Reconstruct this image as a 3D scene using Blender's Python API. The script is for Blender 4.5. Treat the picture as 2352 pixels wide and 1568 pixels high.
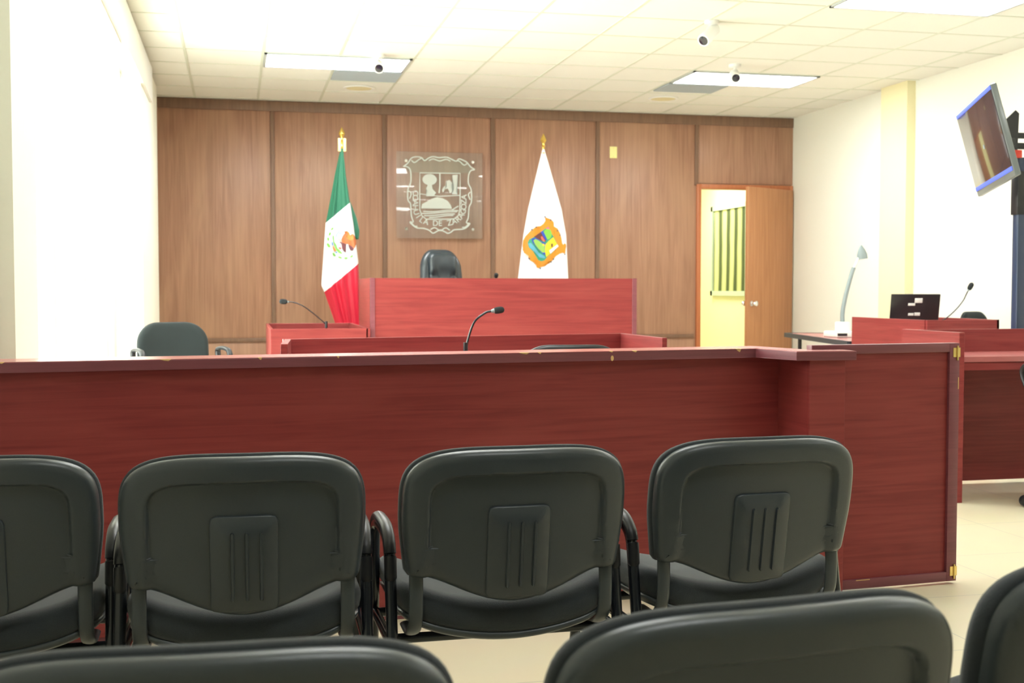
import bpy, bmesh, math, random
from mathutils import Vector, Matrix, Euler
random.seed(7)
PI = math.pi
S = bpy.context.scene
COL = S.collection
for o in list(bpy.data.objects):
    bpy.data.objects.remove(o)

# ------------------------------------------------------------------ camera, world, exposure
cam_d = bpy.data.cameras.new('camera'); cam = bpy.data.objects.new('camera', cam_d); COL.objects.link(cam)
cam.location = (0, 0, 1.14)
cam.rotation_euler = (math.radians(90 - 2.512), 0, math.radians(-12.848))
cam_d.sensor_fit = 'HORIZONTAL'; cam_d.sensor_width = 23.5; cam_d.lens = 2766.6 / 2352 * 23.5
cam_d.clip_start = 0.02
cam_d.dof.use_dof = True; cam_d.dof.focus_distance = 3.3; cam_d.dof.aperture_fstop = 5.0
S.camera = cam
w = bpy.data.worlds.new('sky'); S.world = w; w.use_nodes = True
wb = w.node_tree.nodes['Background']; wb.inputs[0].default_value = (0.97, 1.0, 0.96, 1); wb.inputs[1].default_value = 5.0
S.view_settings.view_transform = 'Standard'; S.view_settings.look = 'None'
S.view_settings.gamma = 1; S.view_settings.use_curve_mapping = False
S.view_settings.exposure = 1.4
LAMP = {'back': 12.0, 'mid': 12.0, 'near': 8.0, 'rear': 4.0}      # ceiling lamp strengths per row, from the wood wall to behind the camera
CEIL = 3.036; XL = -0.775; XR = 6.065; YB = 12.49; YR = -3.4

# ------------------------------------------------------------------ materials
def mat(name, col, rough=.5, spec=.5, metal=0, emit=None, es=0, sheen=0, coat=0):
    m = bpy.data.materials.new(name); m.use_nodes = True
    b = m.node_tree.nodes['Principled BSDF']
    b.inputs['Base Color'].default_value = (*col, 1); b.inputs['Roughness'].default_value = rough
    b.inputs['Specular IOR Level'].default_value = spec; b.inputs['Metallic'].default_value = metal
    if emit: b.inputs['Emission Color'].default_value = (*emit, 1); b.inputs['Emission Strength'].default_value = es
    if sheen: b.inputs['Sheen Weight'].default_value = sheen
    if coat: b.inputs['Coat Weight'].default_value = coat
    return m
def N(m, t, **k):
    n = m.node_tree.nodes.new(t)
    for a, b in k.items(): setattr(n, a, b)
    return n
def lk(m, a, b): m.node_tree.links.new(a, b)
def grain(name, c1, c2, scale, rough=.4, detail=6, bump=0, spec=.5, c3=None, coarse=None, dist=1.2, coat=0):
    """streaky timber: noise stretched along one axis, blended between two tones"""
    m = mat(name, c1, rough, spec, coat=coat); b = m.node_tree.nodes['Principled BSDF']
    tc = N(m, 'ShaderNodeTexCoord'); mp = N(m, 'ShaderNodeMapping'); mp.inputs['Scale'].default_value = scale
    nz = N(m, 'ShaderNodeTexNoise'); nz.inputs['Scale'].default_value = 1; nz.inputs['Detail'].default_value = detail
    nz.inputs['Distortion'].default_value = dist
    rp = N(m, 'ShaderNodeValToRGB'); e = rp.color_ramp.elements
    e[0].position = .3; e[0].color = (*c1, 1); e[1].position = .72; e[1].color = (*c2, 1)
    lk(m, tc.outputs['Object'], mp.inputs[0]); lk(m, mp.outputs[0], nz.inputs[0]); lk(m, nz.outputs['Fac'], rp.inputs[0])
    out = rp.outputs[0]
    if c3:
        mp2 = N(m, 'ShaderNodeMapping'); mp2.inputs['Scale'].default_value = coarse
        n2 = N(m, 'ShaderNodeTexNoise'); n2.inputs['Scale'].default_value = 1; n2.inputs['Detail'].default_value = 2; n2.inputs['Distortion'].default_value = 2
        mx = N(m, 'ShaderNodeMix', data_type='RGBA'); mx.inputs['B'].default_value = (*c3, 1)
        r2 = N(m, 'ShaderNodeMapRange'); r2.inputs['From Min'].default_value = .45; r2.inputs['From Max'].default_value = .75; r2.inputs['To Max'].default_value = .55
        lk(m, tc.outputs['Object'], mp2.inputs[0]); lk(m, mp2.outputs[0], n2.inputs[0]); lk(m, n2.outputs['Fac'], r2.inputs[0])
        lk(m, r2.outputs[0], mx.inputs['Factor']); lk(m, out, mx.inputs['A']); out = mx.outputs['Result']
    lk(m, out, b.inputs['Base Color'])
    return m
def speckle(name, c1, c2, sc=400, rough=.6, bump=.1, spec=.4, sheen=0):
    m = mat(name, c1, rough, spec, sheen=sheen); b = m.node_tree.nodes['Principled BSDF']
    tc = N(m, 'ShaderNodeTexCoord'); nz = N(m, 'ShaderNodeTexNoise'); nz.inputs['Scale'].default_value = sc; nz.inputs['Detail'].default_value = 2
    mx = N(m, 'ShaderNodeMix', data_type='RGBA'); mx.inputs['A'].default_value = (*c1, 1); mx.inputs['B'].default_value = (*c2, 1)
    lk(m, tc.outputs['Object'], nz.inputs[0]); lk(m, nz.outputs['Fac'], mx.inputs['Factor']); lk(m, mx.outputs['Result'], b.inputs['Base Color'])
    if bump:
        bp = N(m, 'ShaderNodeBump'); bp.inputs['Strength'].default_value = bump; bp.inputs['Distance'].default_value = .002
        lk(m, nz.outputs['Fac'], bp.inputs['Height']); lk(m, bp.outputs[0], b.inputs['Normal'])
    return m
M = {}
M['veneer'] = grain('wood_veneer', (.29, .145, .090), (.42, .228, .145), (26, 26, 1.1), .42, c3=(.46, .27, .165), coarse=(1.6, 1.6, .5))
M['batten'] = grain('batten_wood', (.17, .095, .060), (.23, .13, .08), (30, 30, 1.5), .5)
M['door'] = grain('door_veneer', (.40, .17, .07), (.52, .245, .11), (30, 30, 1.2), .4)
M['jamb'] = grain('door_frame_wood', (.42, .13, .05), (.52, .18, .07), (30, 30, 1.2), .4)
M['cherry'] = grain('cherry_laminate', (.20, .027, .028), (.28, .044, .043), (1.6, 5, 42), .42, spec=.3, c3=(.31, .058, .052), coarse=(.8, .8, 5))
M['cherry_top_lit'] = grain('cherry_laminate_top_lit', (.42, .12, .12), (.50, .16, .155), (2, 40, 5), .25, spec=.8)  # same laminate, its colour lightened for the bright light on upward faces
M['band'] = grain('edge_banding', (.17, .045, .060), (.21, .058, .075), (3, 3, 60), .4)
M['chip'] = speckle('bare_chipboard', (.72, .48, .22), (.60, .38, .16), 300, .8)
M['paint'] = speckle('cream_wall_paint', (.83, .83, .74), (.80, .80, .71), 60, .7, .05)
M['paint_left'] = speckle('window_wall_paint', (.86, .86, .75), (.84, .84, .73), 60, .7, .05)
M['paint_pil_shade'] = speckle('shaded_pilaster_paint', (.84, .78, .50), (.82, .76, .48), 60, .7, .05)  # wall paint yellowed for the dimmer light on the pilaster; baseboard shares it
M['tile'] = speckle('ceiling_tile', (.86, .87, .82), (.81, .82, .77), 350, .85, .15, .2)
M['tbar'] = mat('ceiling_grid_bar', (.66, .70, .60), .5)
M['floor'] = None
M['white'] = mat('white_metal', (.85, .86, .82), .4)
M['blind'] = mat('blind_fabric', (.84, .88, .80), .8)
M['lamp'] = mat('lamp_diffuser', (.9, .9, .9), .5, emit=(.97, 1, .99), es=LAMP['back'])
M['vent'] = mat('vent_grey', (.42, .48, .52), .5)
M['ventdark'] = mat('vent_slot_grey', (.30, .35, .38), .6)
M['cream'] = mat('cream_plastic', (.78, .72, .45), .5)
M['yellow'] = speckle('yellow_room_paint', (.92, .90, .56), (.90, .88, .54), 60, .7, .05)
M['plate'] = mat('wall_plate_yellow', (.85, .80, .33), .4)
M['plastic'] = speckle('dark_chair_plastic', (.038, .048, .056), (.049, .060, .068), 500, .34, .12, .55)
M['fabric'] = speckle('charcoal_fabric', (.020, .026, .031), (.036, .044, .050), 700, .85, .5, .3, sheen=.25)
M['fabric_g'] = speckle('green_grey_fabric', (.009, .014, .015), (.015, .021, .022), 600, .85, .5, .3, sheen=.1)
M['frame'] = mat('black_gloss_tube', (.012, .015, .020), .22, .6)
M['leather'] = mat('black_leather', (.020, .030, .038), .33, .6)
M['black'] = mat('black_plastic', (.012, .013, .016), .4)
M['foam'] = speckle('mic_foam', (.010, .013, .015), (.03, .034, .036), 900, .95, .6)
M['brass'] = mat('brass', (.80, .60, .22), .3, metal=1)
M['chrome'] = mat('chrome', (.85, .86, .86), .18, metal=1)
M['silver'] = mat('silver_plastic', (.26, .32, .33), .4, .5)
M['navy'] = mat('blue_black_metal', (.018, .035, .085), .3, .6)
M['red'] = mat('red_plastic', (.65, .05, .03), .4)
M['table_edge'] = mat('table_edge_black', (.035, .045, .06), .4)
M['screen'] = mat('tv_screen', (.030, .024, .036), .10, .9, coat=.5)
M['tvrim'] = mat('tv_frame_grey', (.16, .18, .185), .3, .6)
M['lapwhite'] = mat('sticker_white', (.75, .80, .78), .5)
M['dome'] = mat('smoked_lens', (.015, .018, .035), .12, .8)
M['gold'] = mat('gold_finial', (.85, .62, .16), .28, metal=1)
M['flag_white'] = mat('white_satin', (.86, .87, .90), .55, sheen=.3)
M['stripe'] = None

def floor_mat():
    m = mat('floor_tile', (.8, .75, .58), .28, .45); b = m.node_tree.nodes['Principled BSDF']
    tc = N(m, 'ShaderNodeTexCoord'); br = N(m, 'ShaderNodeTexBrick'); br.offset = 0; br.squash = 1
    br.inputs['Scale'].default_value = 1; br.inputs['Brick Width'].default_value = .6; br.inputs['Row Height'].default_value = .6
    br.inputs['Mortar Size'].default_value = .0022; br.inputs['Mortar Smooth'].default_value = .3
    br.inputs['Color1'].default_value = (.82, .74, .54, 1); br.inputs['Color2'].default_value = (.80, .73, .53, 1); br.inputs['Mortar'].default_value = (.52, .50, .42, 1)
    mp = N(m, 'ShaderNodeMapping'); mp.inputs['Location'].default_value = (.1, .25, 0)
    nz = N(m, 'ShaderNodeTexNoise'); nz.inputs['Scale'].default_value = 3; nz.inputs['Detail'].default_value = 5
    mx = N(m, 'ShaderNodeMix', data_type='RGBA', blend_type='MULTIPLY'); mx.inputs['Factor'].default_value = .12
    lk(m, tc.outputs['Object'], mp.inputs[0]); lk(m, mp.outputs[0], br.inputs[0]); lk(m, tc.outputs['Object'], nz.inputs[0])
    lk(m, br.outputs['Color'], mx.inputs['A']); lk(m, nz.outputs['Color'], mx.inputs['B']); lk(m, mx.outputs['Result'], b.inputs['Base Color'])
    return m
M['floor'] = floor_mat()
def glass_mat(name, tint=(1, 1, 1), ior=1.45, haze=0.0, hazecol=(.8, .85, .8), film=False):
    """thin clear sheet: transparent, a fresnel gloss and a little milkiness"""
    m = bpy.data.materials.new(name); m.use_nodes = True; nt = m.node_tree; nt.nodes.clear()
    out = N(m, 'ShaderNodeOutputMaterial'); tr = N(m, 'ShaderNodeBsdfTransparent'); tr.inputs[0].default_value = (*tint, 1)
    df = N(m, 'ShaderNodeBsdfTranslucent' if film else 'ShaderNodeBsdfDiffuse'); df.inputs[0].default_value = (*hazecol, 1)
    g = N(m, 'ShaderNodeBsdfGlossy'); g.inputs['Roughness'].default_value = .02
    fr = N(m, 'ShaderNodeFresnel'); fr.inputs[0].default_value = ior
    m1 = N(m, 'ShaderNodeMixShader'); m1.inputs[0].default_value = haze
    m2 = N(m, 'ShaderNodeMixShader')
    lk(m, tr.outputs[0], m1.inputs[1]); lk(m, df.outputs[0], m1.inputs[2])
    lk(m, fr.outputs[0], m2.inputs[0]); lk(m, m1.outputs[0], m2.inputs[1]); lk(m, g.outputs[0], m2.inputs[2])
    lk(m, m2.outputs[0], out.inputs[0])
    return m
M['glass'] = glass_mat('clear_glass', haze=.07, hazecol=(.9, .9, .82))
M['etch'] = glass_mat('etched_frosting', haze=.72, hazecol=(.74, .80, .74), ior=1.3)
M['etch2'] = glass_mat('faint_frosting', haze=.16, hazecol=(.60, .66, .52))
M['pane'] = glass_mat('added_white_film', haze=.75, ior=1.12, hazecol=(.95, .97, .92), film=True)  # translucent white added so the windows read blown out, without dark reflections

def flag_mat():
    """green, white and red satin; the slanting hem lines are where the hanging cloth folds"""
    m = mat('tricolour_satin', (.8, .8, .8), .45, .4, sheen=.1); b = m.node_tree.nodes['Principled BSDF']
    tc = N(m, 'ShaderNodeTexCoord'); sp = N(m, 'ShaderNodeSeparateXYZ'); lk(m, tc.outputs['Object'], sp.inputs[0])
    def line(k, z0):      # 1 where z < z0 + k*x
        a = N(m, 'ShaderNodeMath', operation='MULTIPLY_ADD'); a.inputs[1].default_value = k; a.inputs[2].default_value = z0
        lk(m, sp.outputs['X'], a.inputs[0])
        c = N(m, 'ShaderNodeMath', operation='LESS_THAN'); lk(m, sp.outputs['Z'], c.inputs[0]); lk(m, a.outputs[0], c.inputs[1]); return c
    l1 = line(.85, 1.747 + .85 * .153); l2 = line(.84, 1.11 + .84 * .17)
    x1 = N(m, 'ShaderNodeMix', data_type='RGBA'); x1.inputs['A'].default_value = (.012, .13, .07, 1); x1.inputs['B'].default_value = (.86, .87, .90, 1)
    x2 = N(m, 'ShaderNodeMix', data_type='RGBA'); x2.inputs['B'].default_value = (.52, .006, .030, 1)
    lk(m, l1.outputs[0], x1.inputs['Factor']); lk(m, l2.outputs[0], x2.inputs['Factor']); lk(m, x1.outputs['Result'], x2.inputs['A'])
    lk(m, x2.outputs['Result'], b.inputs['Base Color'])
    return m
M['tricolour'] = flag_mat()
M['green'] = mat('green_satin', (.012, .13, .07), .45, sheen=.3)
def flat(name, c): 
    if name not in M: M[name] = mat(name, c, .6)
    return M[name]

# ------------------------------------------------------------------ object helpers
def link(name, me, m, parent=None, smooth=False, loc=None):
    o = bpy.data.objects.new(name, me); COL.objects.link(o)
    if m: me.materials.append(m)
    if parent: o.parent = parent
    if loc: o.location = loc
    if smooth:
        for p in me.polygons: p.use_smooth = True
    return o
def obj(name, bm, m, parent=None, smooth=False, auto=None):
    me = bpy.data.meshes.new(name); bmesh.ops.recalc_face_normals(bm, faces=bm.faces); bm.to_mesh(me); bm.free()
    o = link(name, me, m, parent, smooth)
    if auto is not None:
        for p in me.polygons: p.use_smooth = True
        me.set_sharp_from_angle(angle=math.radians(auto))
    return o
def tag(o, label=None, cat=None, group=None, kind=None):
    if label: o['label'] = label
    if cat: o['category'] = cat
    if group: o['group'] = group
    if kind: o['kind'] = kind
    return o
def thing(name, label, cat, loc=(0, 0, 0), rz=0, group=None):
    o = bpy.data.objects.new(name, None); COL.objects.link(o); o.location = loc; o.rotation_euler = (0, 0, rz)
    o.empty_display_size = .1
    return tag(o, label, cat, group)
def dup(root, loc, rz, label, group=None, cat=None):
    r = root.copy(); COL.objects.link(r); r.location = loc; r.rotation_euler = (0, 0, rz); r['label'] = label
    if group: r['group'] = group
    elif 'group' in r: del r['group']
    for ch in list(root.children):
        c = ch.copy(); COL.objects.link(c); c.parent = r
        for g in list(ch.children):
            d = g.copy(); COL.objects.link(d); d.parent = c
    return r
def BM(): return bmesh.new()
def box(bm, x0, x1, y0, y1, z0, z1, bev=0, mtx=None, seg=2):
    vs = [bm.verts.new((x, y, z)) for x in (x0, x1) for y in (y0, y1) for z in (z0, z1)]
    f = [(0, 1, 3, 2), (4, 6, 7, 5), (0, 4, 5, 1), (2, 3, 7, 6), (0, 2, 6, 4), (1, 5, 7, 3)]
    fs = [bm.faces.new([vs[i] for i in q]) for q in f]
    if bev:
        es = list({e for q in fs for e in q.edges})
        r = bmesh.ops.bevel(bm, geom=es, offset=bev, segments=seg, affect='EDGES', profile=.5)
        vs = list({v for q in r['faces'] for v in q.verts} | {v for v in vs if v.is_valid})
    if mtx is not None:
        for v in vs: v.co = mtx @ v.co
    return bm
def bx(name, x0, x1, y0, y1, z0, z1, m, parent=None, bev=0, **k):
    return obj(name, box(BM(), x0, x1, y0, y1, z0, z1, bev), m, parent, auto=35 if bev else None, **k)
def smooth_path(pts, n=6):
    P = [Vector(p) for p in pts]; out = []
    for i in range(len(P) - 1):
        p0 = P[max(i - 1, 0)]; p1 = P[i]; p2 = P[i + 1]; p3 = P[min(i + 2, len(P) - 1)]
        for k in range(n):
            t = k / n
            out.append(.5 * ((2 * p1) + (-p0 + p2) * t + (2 * p0 - 5 * p1 + 4 * p2 - p3) * t * t + (-p0 + 3 * p1 - 3 * p2 + p3) * t ** 3))
    out.append(P[-1]); return out
def tube(bm, pts, r, seg=12, flat=1.0, axis=None, caps=True):
    """sweep a round or oval section along pts; r may be a list; flat scales the section along 'axis'"""
    pts = [Vector(p) for p in pts]; n = len(pts); rings = []
    ref = None
    for i, p in enumerate(pts):
        d = (pts[min(i + 1, n - 1)] - pts[max(i - 1, 0)]).normalized()
        if axis is not None: a = Vector(axis); a = (a - d * a.dot(d)).normalized()
        else:
            if ref is None:
                ref = Vector((0, 0, 1)) if abs(d.z) < .9 else Vector((1, 0, 0))
            a = (ref - d * ref.dot(d)).normalized(); ref = a
        b = d.cross(a); rr = r[i] if isinstance(r, (list, tuple)) else r
        rings.append([bm.verts.new(p + a * (math.cos(2 * PI * k / seg) * rr * flat) + b * (math.sin(2 * PI * k / seg) * rr)) for k in range(seg)])
    for i in range(n - 1):
        for k in range(seg):
            bm.faces.new((rings[i][k], rings[i][(k + 1) % seg], rings[i + 1][(k + 1) % seg], rings[i + 1][k]))
    if caps:
        bm.faces.new(rings[0]); bm.faces.new(rings[-1])
    return bm
def lathe(bm, prof, c=(0, 0, 0), seg=24, axis='z', mtx=None):
    rings = []
    for r, h in prof:
        ring = []
        for k in range(seg):
            a = 2 * PI * k / seg; v = Vector((max(r, 1e-4) * math.cos(a), max(r, 1e-4) * math.sin(a), h))
            if mtx is not None: v = mtx @ v
            ring.append(bm.verts.new(v + Vector(c)))
        rings.append(ring)
    for i in range(len(rings) - 1):
        for k in range(seg): bm.faces.new((rings[i][k], rings[i][(k + 1) % seg], rings[i + 1][(k + 1) % seg], rings[i + 1][k]))
    bm.faces.new(rings[0]); bm.faces.new(rings[-1])
    return bm
def resample(poly, n):
    P = [Vector((p[0], p[1])) for p in poly]; L = [0]
    for i in range(len(P)): L.append(L[-1] + (P[(i + 1) % len(P)] - P[i]).length)
    out = []; j = 0
    for k in range(n):
        s = L[-1] * k / n
        while L[j + 1] < s: j += 1
        t = (s - L[j]) / (L[j + 1] - L[j]); out.append(P[j].lerp(P[(j + 1) % len(P)], t))
    return out
def rings_solid(bm, poly, rings, inner, fmap):
    """closed pad: poly = outline; rings = (inset, height) from the back face round to the front; both faces closed
       with shrinking rings; fmap(x, y, h) -> Vector"""
    n = len(poly); nor = []
    for i in range(n):
        t = (poly[(i + 1) % n] - poly[i - 1]).normalized(); nor.append(Vector((-t.y, t.x)))
    area = sum(poly[i].x * poly[(i + 1) % n].y - poly[(i + 1) % n].x * poly[i].y for i in range(n))
    if area < 0: nor = [-v for v in nor]
    cx = sum(p.x for p in poly) / n; cy = sum(p.y for p in poly) / n; c = Vector((cx, cy))
    seq = []
    h0 = rings[0]; ring0 = [p + v * h0[0] for p, v in zip(poly, nor)]
    for s in inner: seq.append(([c + (p - c) * s for p in ring0], h0[1]))
    for ins, h in rings: seq.append(([p + v * ins for p, v in zip(poly, nor)], h))
    h1 = rings[-1]; ring1 = [p + v * h1[0] for p, v in zip(poly, nor)]
    for s in reversed(inner): seq.append(([c + (p - c) * s for p in ring1], h1[1]))
    R = [[bm.verts.new(fmap(p.x, p.y, h)) for p in ps] for ps, h in seq]
    for i in range(len(R) - 1):
        for k in range(n): bm.faces.new((R[i][k], R[i][(k + 1) % n], R[i + 1][(k + 1) % n], R[i + 1][k]))
    for ring, h in ((R[0], h0[1]), (R[-1], h1[1])):
        cv = bm.verts.new(fmap(cx, cy, h))
        for k in range(n): bm.faces.new((ring[k], ring[(k + 1) % n], cv))
    return bm
def rrect(w, h, r, n=8, cx=0, cy=0, rb=None):
    rb = r if rb is None else rb; out = []
    for (sx, sy, a0, q) in ((1, 1, 0, r), (-1, 1, 90, r), (-1, -1, 180, rb), (1, -1, 270, rb)):
        for k in range(n + 1):
            a = math.radians(a0 + 90 * k / n); out.append((cx + sx * (w / 2 - q) + q * math.cos(a), cy + sy * (h / 2 - q) + q * math.sin(a)))
    return out
def sstep(a, b, x):
    t = min(1, max(0, (x - a) / (b - a))); return t * t * (3 - 2 * t)

# ------------------------------------------------------------------ the room shell
def struct(o): o['kind'] = 'structure'; return o
struct(bx('floor', XL - .3, XR + .3, YR - .2, YB + 3.6, -.12, 0, M['floor']))
GX0 = -.388; GY0 = 10.555; T = .61
c = struct(bx('ceiling', XL - .3, XR + .3, YR - .2, YB + .05, CEIL, CEIL + .12, M['tile']))
bm = BM()
for k in range(-1, 12):
    x = GX0 + T * k
    if XL < x < XR: box(bm, x - .011, x + .011, YR, YB, CEIL - .004, CEIL + .001)
for j in range(-4, 24):
    y = GY0 - T * j
    if YR < y < YB: box(bm, XL, XR, y - .009, y + .009, CEIL - .0035, CEIL + .001)
obj('grid_bar', bm, M['tbar'], c)
# right wall and its pilaster
struct(bx('wall_right', XR, XR + .15, YR - .2, YB + .12, 0, CEIL, M['paint']))
struct(bx('trim_1', XR - .085, XR, 10.0, 10.46, 0, CEIL, M['paint_pil_shade']))
struct(bx('baseboard_right', XR - .012, XR, YR, 9.99, 0, .09, M['paint_pil_shade']))
struct(bx('wall_front', XL - .2, XR + .2, YR - .15, YR, 0, CEIL, M['paint']))
# left wall with two window openings
W1 = (4.80, 8.12); W2 = (8.34, 10.15); WZ = (.12, 2.72)
bm = BM()
for y0, y1 in ((YR - .1, W1[0]), (W1[1], W2[0]), (W2[1], YB + .12)): box(bm, XL - .18, XL, y0, y1, 0, CEIL)
for y0, y1 in (W1, W2):
    box(bm, XL - .18, XL, y0, y1, 0, WZ[0]); box(bm, XL - .18, XL, y0, y1, WZ[1], CEIL)
struct(obj('wall_left', bm, M['paint_left']))
struct(bx('trim_2', XL, XL + .05, 4.30, 4.78, 0, 2.70, M['paint_left']))
struct(bx('trim_3', XL, XL + .075, 9.62, 11.55, 0, 2.98, M['paint_left']))
# pelmet box along the top of the windows
bm = BM(); box(bm, XL, XL + .10, 3.2, 10.6, 2.70, 2.99, .004); struct(obj('trim_4', bm, M['white'], auto=35))
def window(name, y0, y1, mull):
    f = BM()
    for a, b in ((y0, y0 + .05), (y1 - .05, y1)): box(f, XL - .12, XL - .04, a, b, WZ[0], WZ[1])
    for m_ in mull: box(f, XL - .12, XL - .04, m_ - .035, m_ + .035, WZ[0], WZ[1])
    for a, b in ((WZ[0], WZ[0] + .06), (WZ[1] - .05, WZ[1])): box(f, XL - .12, XL - .04, y0, y1, a, b)
    o = struct(obj(name, f, M['white']))
    ys = [y0 + .05] + [v for q in mull for v in (q - .035, q + .035)] + [y1 - .05]
    for i in range(0, len(ys), 2): bx('pane', XL - .088, XL - .082, ys[i], ys[i + 1], WZ[0] + .06, WZ[1] - .05, M['pane'], o)
    return o
window('window_1', *W1, (5.88, 7.0)); window('window_2', *W2, (9.25,))
# back wall: masonry with a door opening, veneer panels, battens and rails in front of it
DX0, DX1, DZ = 4.975, 6.03, 2.235
wbk = BM()
box(wbk, XL - .2, DX0 - .05, YB + .012, YB + .12, 0, CEIL); box(wbk, DX0 - .05, XR + .15, YB + .012, YB + .12, DZ + .05, CEIL)
wb_ = struct(obj('wall_back', wbk, M['veneer']))
seams = [XL, .363, 1.499, 2.641, 3.791, 4.923, XR]
for i in range(5):
    for z0, z1 in ((.09, .60), (.625, 2.93)):
        bx('wood_panel', seams[i] + (.022 if i else 0), seams[i + 1] - .022, YB, YB + .012, z0, z1, M['veneer'], wb_, .002)
bx('wood_panel', 4.945, XR, YB, YB + .012, DZ + .06, 2.93, M['veneer'], wb_, .002)
for s in seams[1:5]: bx('batten', s - .021, s + .021, YB - .012, YB + .012, 0, 2.93, M['batten'], wb_, .003)
bx('batten', 4.902, 4.944, YB - .012, YB + .012, DZ + .04, 2.93, M['batten'], wb_, .003)
bx('cornice_rail', XL, XR, YB - .014, YB + .012, 2.93, CEIL - .004, M['batten'], wb_, .003)
bx('dado_rail', XL, 4.90, YB - .02, YB + .01, .600, .640, M['batten'], wb_, .004)
bx('skirting', XL, 4.90, YB - .012, YB + .01, 0, .09, M['batten'], wb_, .003)
# door frame and open leaf
df = BM(); box(df, DX0 - .05, DX0, YB - .02, YB + .12, 0, DZ + .05, .003); box(df, DX1, XR - .002, YB - .02, YB + .12, 0, DZ + .05, .003); box(df, DX0, DX1, YB - .02, YB + .12, DZ, DZ + .05, .003)
struct(obj('trim_5', df, M['jamb'], auto=35))
leaf = struct(tag(bpy.data.objects.new('door_1', None))); COL.objects.link(leaf)
leaf.location = (DX1 - .004, YB - .025, 0); leaf.rotation_euler = (0, 0, math.radians(28.5))
LW = .80
bx('door_panel', -LW, 0, -.04, 0, .012, DZ - .004, M['door'], leaf, .003)
for s in (-1, 1):
    y = -.04 if s < 0 else 0
    k = BM(); mt = Matrix.Rotation(PI / 2 * (1 if s < 0 else -1), 4, 'X')
    lathe(k, [(.028, 0), (.028, .006), (.012, .010), (.011, .035), (.024, .045), (.031, .058), (.028, .070), (.014, .077), (.001, .078)], (-LW + .065, y, .98), 20, mtx=mt)
    obj('door_knob', k, M['chrome'], leaf, auto=40)
# room beyond the door
BYE = YB + 3.4
struct(bx('wall_beyond_right', XR, XR + .1, YB + .12, BYE, 0, 2.8, M['yellow']))
struct(bx('wall_beyond_left', 3.6, 3.7, YB + .12, BYE, 0, 2.8, M['yellow']))
struct(bx('wall_beyond_back', 3.6, XR + .1, BYE, BYE + .1, 0, 2.8, M['yellow']))
struct(bx('ceiling_beyond', 3.6, XR + .1, YB + .12, BYE + .1, 2.8, 2.88, M['yellow']))
# window with striped curtain in that room, on its right-hand wall
f = BM()
for a, b in ((13.62, 13.68), (14.72, 14.78)): box(f, XR - .04, XR, a, b, 1.05, 2.20)
for a, b in ((1.05, 1.11), (2.14, 2.20)): box(f, XR - .04, XR, 13.62, 14.78, a, b)
w3 = struct(obj('window_3', f, flat('pale_green_frame', (.60, .72, .50))))
cu = BM(); nn = 120; prev = None
for i in range(nn + 1):
    y = 13.68 + 1.04 * i / nn; x = XR - .018 + .008 * math.sin(i * .9)
    cur = (cu.verts.new((x, y, 1.10)), cu.verts.new((x, y, 2.15)))
    if prev: cu.faces.new((prev[0], cur[0], cur[1], prev[1]))
    prev = cur
cm = mat('striped_curtain', (.3, .35, .1), .8); b_ = cm.node_tree.nodes['Principled BSDF']
tc = N(cm, 'ShaderNodeTexCoord'); wv = N(cm, 'ShaderNodeTexWave'); wv.bands_direction = 'Y'; wv.inputs['Scale'].default_value = 1.3; wv.inputs['Distortion'].default_value = .6
rp = N(cm, 'ShaderNodeValToRGB'); rp.color_ramp.elements[0].color = (.10, .13, .04, 1); rp.color_ramp.elements[1].color = (.72, .76, .30, 1)
rp.color_ramp.elements[0].position = .35; rp.color_ramp.elements[1].position = .6
lk(cm, tc.outputs['Object'], wv.inputs[0]); lk(cm, wv.outputs['Fac'], rp.inputs[0]); lk(cm, rp.outputs[0], b_.inputs['Base Color'])
obj('curtain', cu, cm, w3, smooth=True)

# ------------------------------------------------------------------ ceiling lamps and ceiling fittings
def lamp(k0, j0, strength, label, warm=(.97, 1, .99)):
    x0 = GX0 + T * k0; y1 = GY0 - T * j0; y0 = y1 - T; x1 = x0 + 2 * T
    t = thing('ceiling_light', label, 'ceiling light', ((x0 + x1) / 2, (y0 + y1) / 2, CEIL), 0, 'recessed ceiling light panels')
    hx, hy = T - .012, T / 2 - .010
    f = BM()
    for a in ((-hx, -hx + .022, -hy, hy), (hx - .022, hx, -hy, hy), (-hx, hx, -hy, -hy + .022), (-hx, hx, hy - .022, hy)): box(f, *a, -.016, -.001)
    obj('frame', f, flat('fixture_grey', (.45, .48, .48)), t)
    key = 'lamp%g' % strength
    if key not in M: M[key] = mat('lit_diffuser', (.9, .9, .9), .5, emit=warm, es=strength)
    bx('diffuser', -hx + .022, hx - .022, -hy + .022, hy - .022, -.010, -.004, M[key], t)
    return t
lamp(1, 0, LAMP['back'], 'glowing ceiling panel above and left of the tricolour flag')
lamp(7, 0, LAMP['back'], 'glowing ceiling panel with a camera in front of it, above the switch plate')
lamp(7, 5, LAMP['mid'], 'large glowing ceiling panel cut by the top right edge of the picture')
lamp(1, 5, LAMP['mid'], 'glowing ceiling panel over the left front of the well, above the frame')
for k in (1, 7):
    lamp(k, 10, LAMP['near'], 'glowing ceiling panel over the red rail, %s column' % ('left' if k == 1 else 'right'))
    lamp(k, 15, LAMP['rear'], 'glowing ceiling panel over the rows of seats, %s column' % ('left' if k == 1 else 'right'))
bl = lamp(7, -6, 12.0, 'lit ceiling panel of the yellow room beyond the door'); bl.location = (5.0, 14.2, 2.80); del bl['group']

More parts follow.
